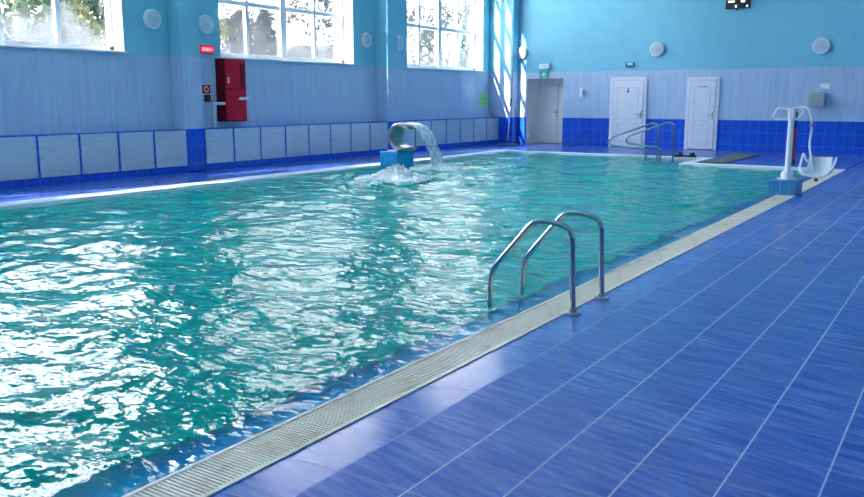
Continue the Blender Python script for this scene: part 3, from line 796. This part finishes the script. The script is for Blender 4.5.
# falling sheet of water
mb = MB(); vs = []; ns, nv = 26, 34
for i in range(ns):
    t_ = i/(ns-1); x = -10.97+cxs+.35+t_*.56; z = .33+czs+R0-.085-.10*t_-.83*t_*t_
    wdt = .235-.02*t_+.03*t_*t_
    for k in range(nv):
        v = -1+2*k/(nv-1)
        vs.append((x+.035*math.sin(v*9+i*.2)*t_+rng.normal(0,.008)*t_, 15.38+v*wdt+rng.normal(0,.004), z+.02*math.sin(v*14)*t_))
mb.add(vs, [(i*nv+k, i*nv+k+1, (i+1)*nv+k+1, (i+1)*nv+k) for i in range(ns-1) for k in range(nv-1)], True)
wf = mb.build('waterfall', M['spray']); so = wf.modifiers.new('s','SOLIDIFY'); so.thickness = .035
tag(wf, 'sheet of water falling from the steel spout into the pool', 'falling water', kind='stuff')
# droplets, splash and the bubbling mound
def foam(name, cx, cy, rad, h, nd, label):
    mb = MB(); n, m = 30, 44; vs = []
    for i in range(n):
        rr = rad*i/(n-1)
        for k in range(m):
            a = 2*PI*k/m
            w_ = 1+.22*math.sin(3*a+cx)+.12*math.sin(7*a+1)+.05*math.sin(13*a)
            z = h*math.exp(-(rr/rad*2.0)**2)*(.70+.6*rng.rand()) + .03*rng.rand() - .02 - (.05 if i == n-1 else 0)
            vs.append((cx+rr*w_*math.cos(a), cy+rr*w_*math.sin(a)*1.1, z))
    mb.add(vs, [(i*m+k, i*m+(k+1)%m, (i+1)*m+(k+1)%m, (i+1)*m+k) for i in range(n-1) for k in range(m)], True)
    for j in range(nd):      # thrown drops
        a = rng.rand()*2*PI; q = rad*1.2*rng.rand()**.8; z = h*1.25*math.exp(-(q/rad*1.7)**2)*rng.rand()+.02; s = rng.uniform(.006,.022)
        x, y = cx+q*math.cos(a), cy+q*math.sin(a)
        mb.add([(x+s,y,z),(x-s,y,z),(x,y+s,z),(x,y-s,z),(x,y,z+s),(x,y,z-s)], [(0,2,4),(2,1,4),(1,3,4),(3,0,4),(2,0,5),(1,2,5),(3,1,5),(0,3,5)], True)
    o = mb.build(name, M['foam']); tag(o, label, 'foam', kind='stuff')
foam('bubbling_foam', -9.30, 12.95, .62, .21, 420, 'white bubbling mound of water in front of the turquoise block')
foam('splash_foam', -9.92, 15.38, .50, .09, 300, 'white splash where the fountain sheet meets the pool')

# ------------------------------------------------------------------ outside the windows
def tree_mesh(nl, w, h, cone, size):
    vs = []; fs = []
    pts = []
    for k in range(nl):
        zz = rng.rand()**.8
        if cone: rad = w*(1-zz)**.8*(.55+.45*rng.rand())
        else: rad = w*math.sin(PI*min(1, zz*.92+.08))**.6*(.35+.65*rng.rand())
        a = rng.rand()*2*PI; c = Vector((rad*math.cos(a), rad*math.sin(a), h*.18+zz*h*.82))
        if cone: c.z -= rad*.25
        c += Vector((math.sin(c.z*3+a*2)*.15, math.cos(c.z*2.3+a*3)*.15, 0))*w*.4
        u = Vector(rng.normal(size=3)).normalized(); v = u.cross(Vector(rng.normal(size=3))).normalized(); s = size*rng.uniform(.5,1.3)
        b = len(vs); vs += [c-u*s, c+v*s*.45, c+u*s, c-v*s*.45]; fs.append((b,b+1,b+2,b+3))
    return vs, fs
def tree(x, y, h, w, cone, m, label, nl=2600, size=.16, zb=-1.0):
    r = empty('conifer_tree' if cone else 'bushy_tree', (x, y, zb))
    mb = MB(); vs, fs = tree_mesh(nl, w, h, cone, size); mb.add(vs, fs)
    me = mb.build('crown', m, r)
    t_ = MB(); t_.tube([(0,0,0),(.05,0,h*.45),(0,0.05,h*.92)], [.05*w+.07,.03*w+.04,.01], 8); t_.build('trunk', M['bark'], r)
    tag(r, label, 'tree', 'trees outside the windows')
    return r
def bare_tree(x, y, h, label, zb=-1.0):
    r = empty('bare_tree', (x, y, zb)); mb = MB(); lv = MB()
    def grow(p, d, L, rad, lvl):
        q = p+d*L; mb.tube([p, (p+q)/2+Vector(rng.normal(0,.03*L,3)), q], [rad, rad*.8, rad*.6], 6, False)
        if lvl == 0:
            for k in range(16):
                c = q+Vector(rng.normal(0,.34,3)); u = Vector(rng.normal(size=3)).normalized(); v = u.cross(Vector(rng.normal(size=3))).normalized(); s = rng.uniform(.08,.20)
                lv.add([c-u*s, c+v*s*.6, c+u*s, c-v*s*.6], [(0,1,2,3)])
            return
        for k in range(3 if lvl > 1 else 4):
            nd = (d+Vector(rng.normal(0,.55,3))).normalized(); nd.z = abs(nd.z)*.8+.1; grow(q, nd.normalized(), L*rng.uniform(.6,.8), rad*.55, lvl-1)
    grow(Vector((0,0,0)), Vector((0,0,1)), h*.33, .20, 4)
    mb.build('branches', M['twig'], r); lv.build('leaves', M['twig'], r)
    tag(r, label, 'tree', 'trees outside the windows'); return r
g_ = MB(); g_.box(-90, 60, -60, 130, -1.2, -1.0); struct('floor_outside', g_, M['snow'])
def at(px, X): return side(px, 60, X)[0]
tree(-27, at(20,-27), 10.5, 3.0, True, M['leaf_dark'], 'dark evergreen outside the leftmost window, at the photo edge', 4200, .2)
tree(-30, at(52,-30), 9.8, 2.8, True, M['leaf_dark'], 'dark evergreen in the middle of the leftmost window', 4200, .2)
tree(-29, at(70,-29), 6.3, 1.7, False, M['leaf_olive'], 'yellowish bush before the evergreens in the leftmost window', 2600, .18)
tree(-31, at(88,-31), 9.2, 3.0, True, M['leaf_dark'], 'evergreen at the right side of the leftmost window', 4200, .2)
tree(-42, at(228,-42), 7.6, 2.4, False, M['leaf_olive'], 'olive green tree low at the left of the middle window', 2400, .2)
tree(-42, at(243,-42), 8.2, 2.0, False, M['leaf_olive'], 'round tree behind the left mullion of the middle window', 2200, .2)
tree(-40, at(266,-40), 8.2, 2.3, True, M['leaf_dark'], 'green conifer left of the central mullion in the middle window', 3000, .2)
bare_tree(-34, at(305,-34), 9.6, 'bare branched tree right of the central mullion in the middle window')
bare_tree(-38, at(446,-38), 13.0, 'tall bare tree right of the central mullion in the far window')
tree(-46, at(428,-46), 9.2, 2.2, False, M['leaf_olive'], 'low bushy tree left of the central mullion in the far window', 2000, .2)
tree(-44, at(467,-44), 12.5, 1.3, True, M['leaf_dark'], 'slim conifer at the right of the far window', 2200, .2)
# small pale house seen through the middle window
r = empty('house', (-52, at(334,-52), -1.0), .3)
b = MB(); b.box(-4,4,-3.4,3.4,0,5.4); b.build('wall', M['facade'], r)
b = MB(); b.prism([(-3.9,5.4),(3.9,5.4),(0,7.5)], 'X', -4.3, 4.3); b.build('roof', M['roof'], r)
for yy in (-2.1, 0, 2.1):
    b = MB(); b.box(3.98,4.04,yy-.5,yy+.5,2.7,4.2); b.build('window', M['roof'], r)
tag(r, 'pale house with a grey roof beyond the middle window', 'house')

# ------------------------------------------------------------------ light
wd = bpy.data.worlds.new('sky'); S.world = wd; wd.use_nodes = True; nt = wd.node_tree; nt.nodes.clear()
tc = nt.nodes.new('ShaderNodeTexCoord'); sx = nt.nodes.new('ShaderNodeSeparateXYZ'); nt.links.new(tc.outputs['Generated'], sx.inputs[0])
rp = nt.nodes.new('ShaderNodeValToRGB'); nt.links.new(sx.outputs[2], rp.inputs[0])
rp.color_ramp.elements[0].color = (.97,.98,1,1); rp.color_ramp.elements[0].position = 0
rp.color_ramp.elements[1].color = (.80,.90,1,1); rp.color_ramp.elements[1].position = .8
bg = nt.nodes.new('ShaderNodeBackground'); bg.inputs[1].default_value = 7.0; nt.links.new(rp.outputs[0], bg.inputs[0])
wo = nt.nodes.new('ShaderNodeOutputWorld'); nt.links.new(bg.outputs[0], wo.inputs[0])
d = Vector((1, 3.05, -2.35)).normalized()
sl_ = bpy.data.lights.new('sun', 'SUN'); sl_.energy = 48; sl_.angle = math.radians(.6); sl_.color = (1,.95,.88)
so_ = bpy.data.objects.new('sun', sl_); COL.objects.link(so_); so_.rotation_euler = d.to_track_quat('-Z','Y').to_euler(); so_.location = (-30,-40,30)
for i, (lc, rz, wd_) in enumerate(ALLW):
    a, b = 0, wd_
    al = bpy.data.lights.new('window_portal', 'AREA'); al.shape = 'RECTANGLE'; al.size = b-a; al.size_y = ZT2-ZS; al.cycles.is_portal = True
    ao = bpy.data.objects.new('window_portal', al); COL.objects.link(ao); nrm = Vector((math.cos(rz), math.sin(rz), 0)); ao.location = Vector((lc[0], lc[1], (ZS+ZT2)/2)) - nrm*.09
    ao.rotation_euler = nrm.to_track_quat('-Z','Z').to_euler()
cy = S.cycles
cy.max_bounces = 10; cy.diffuse_bounces = 5; cy.glossy_bounces = 4; cy.transparent_max_bounces = 12; cy.transmission_bounces = 4
cy.sample_clamp_indirect = 8; cy.use_denoising = True
S.view_settings.view_transform = 'Standard'; S.view_settings.look = 'None'; S.view_settings.exposure = 1.36; S.view_settings.gamma = 1.0
S.view_settings.use_curve_mapping = False
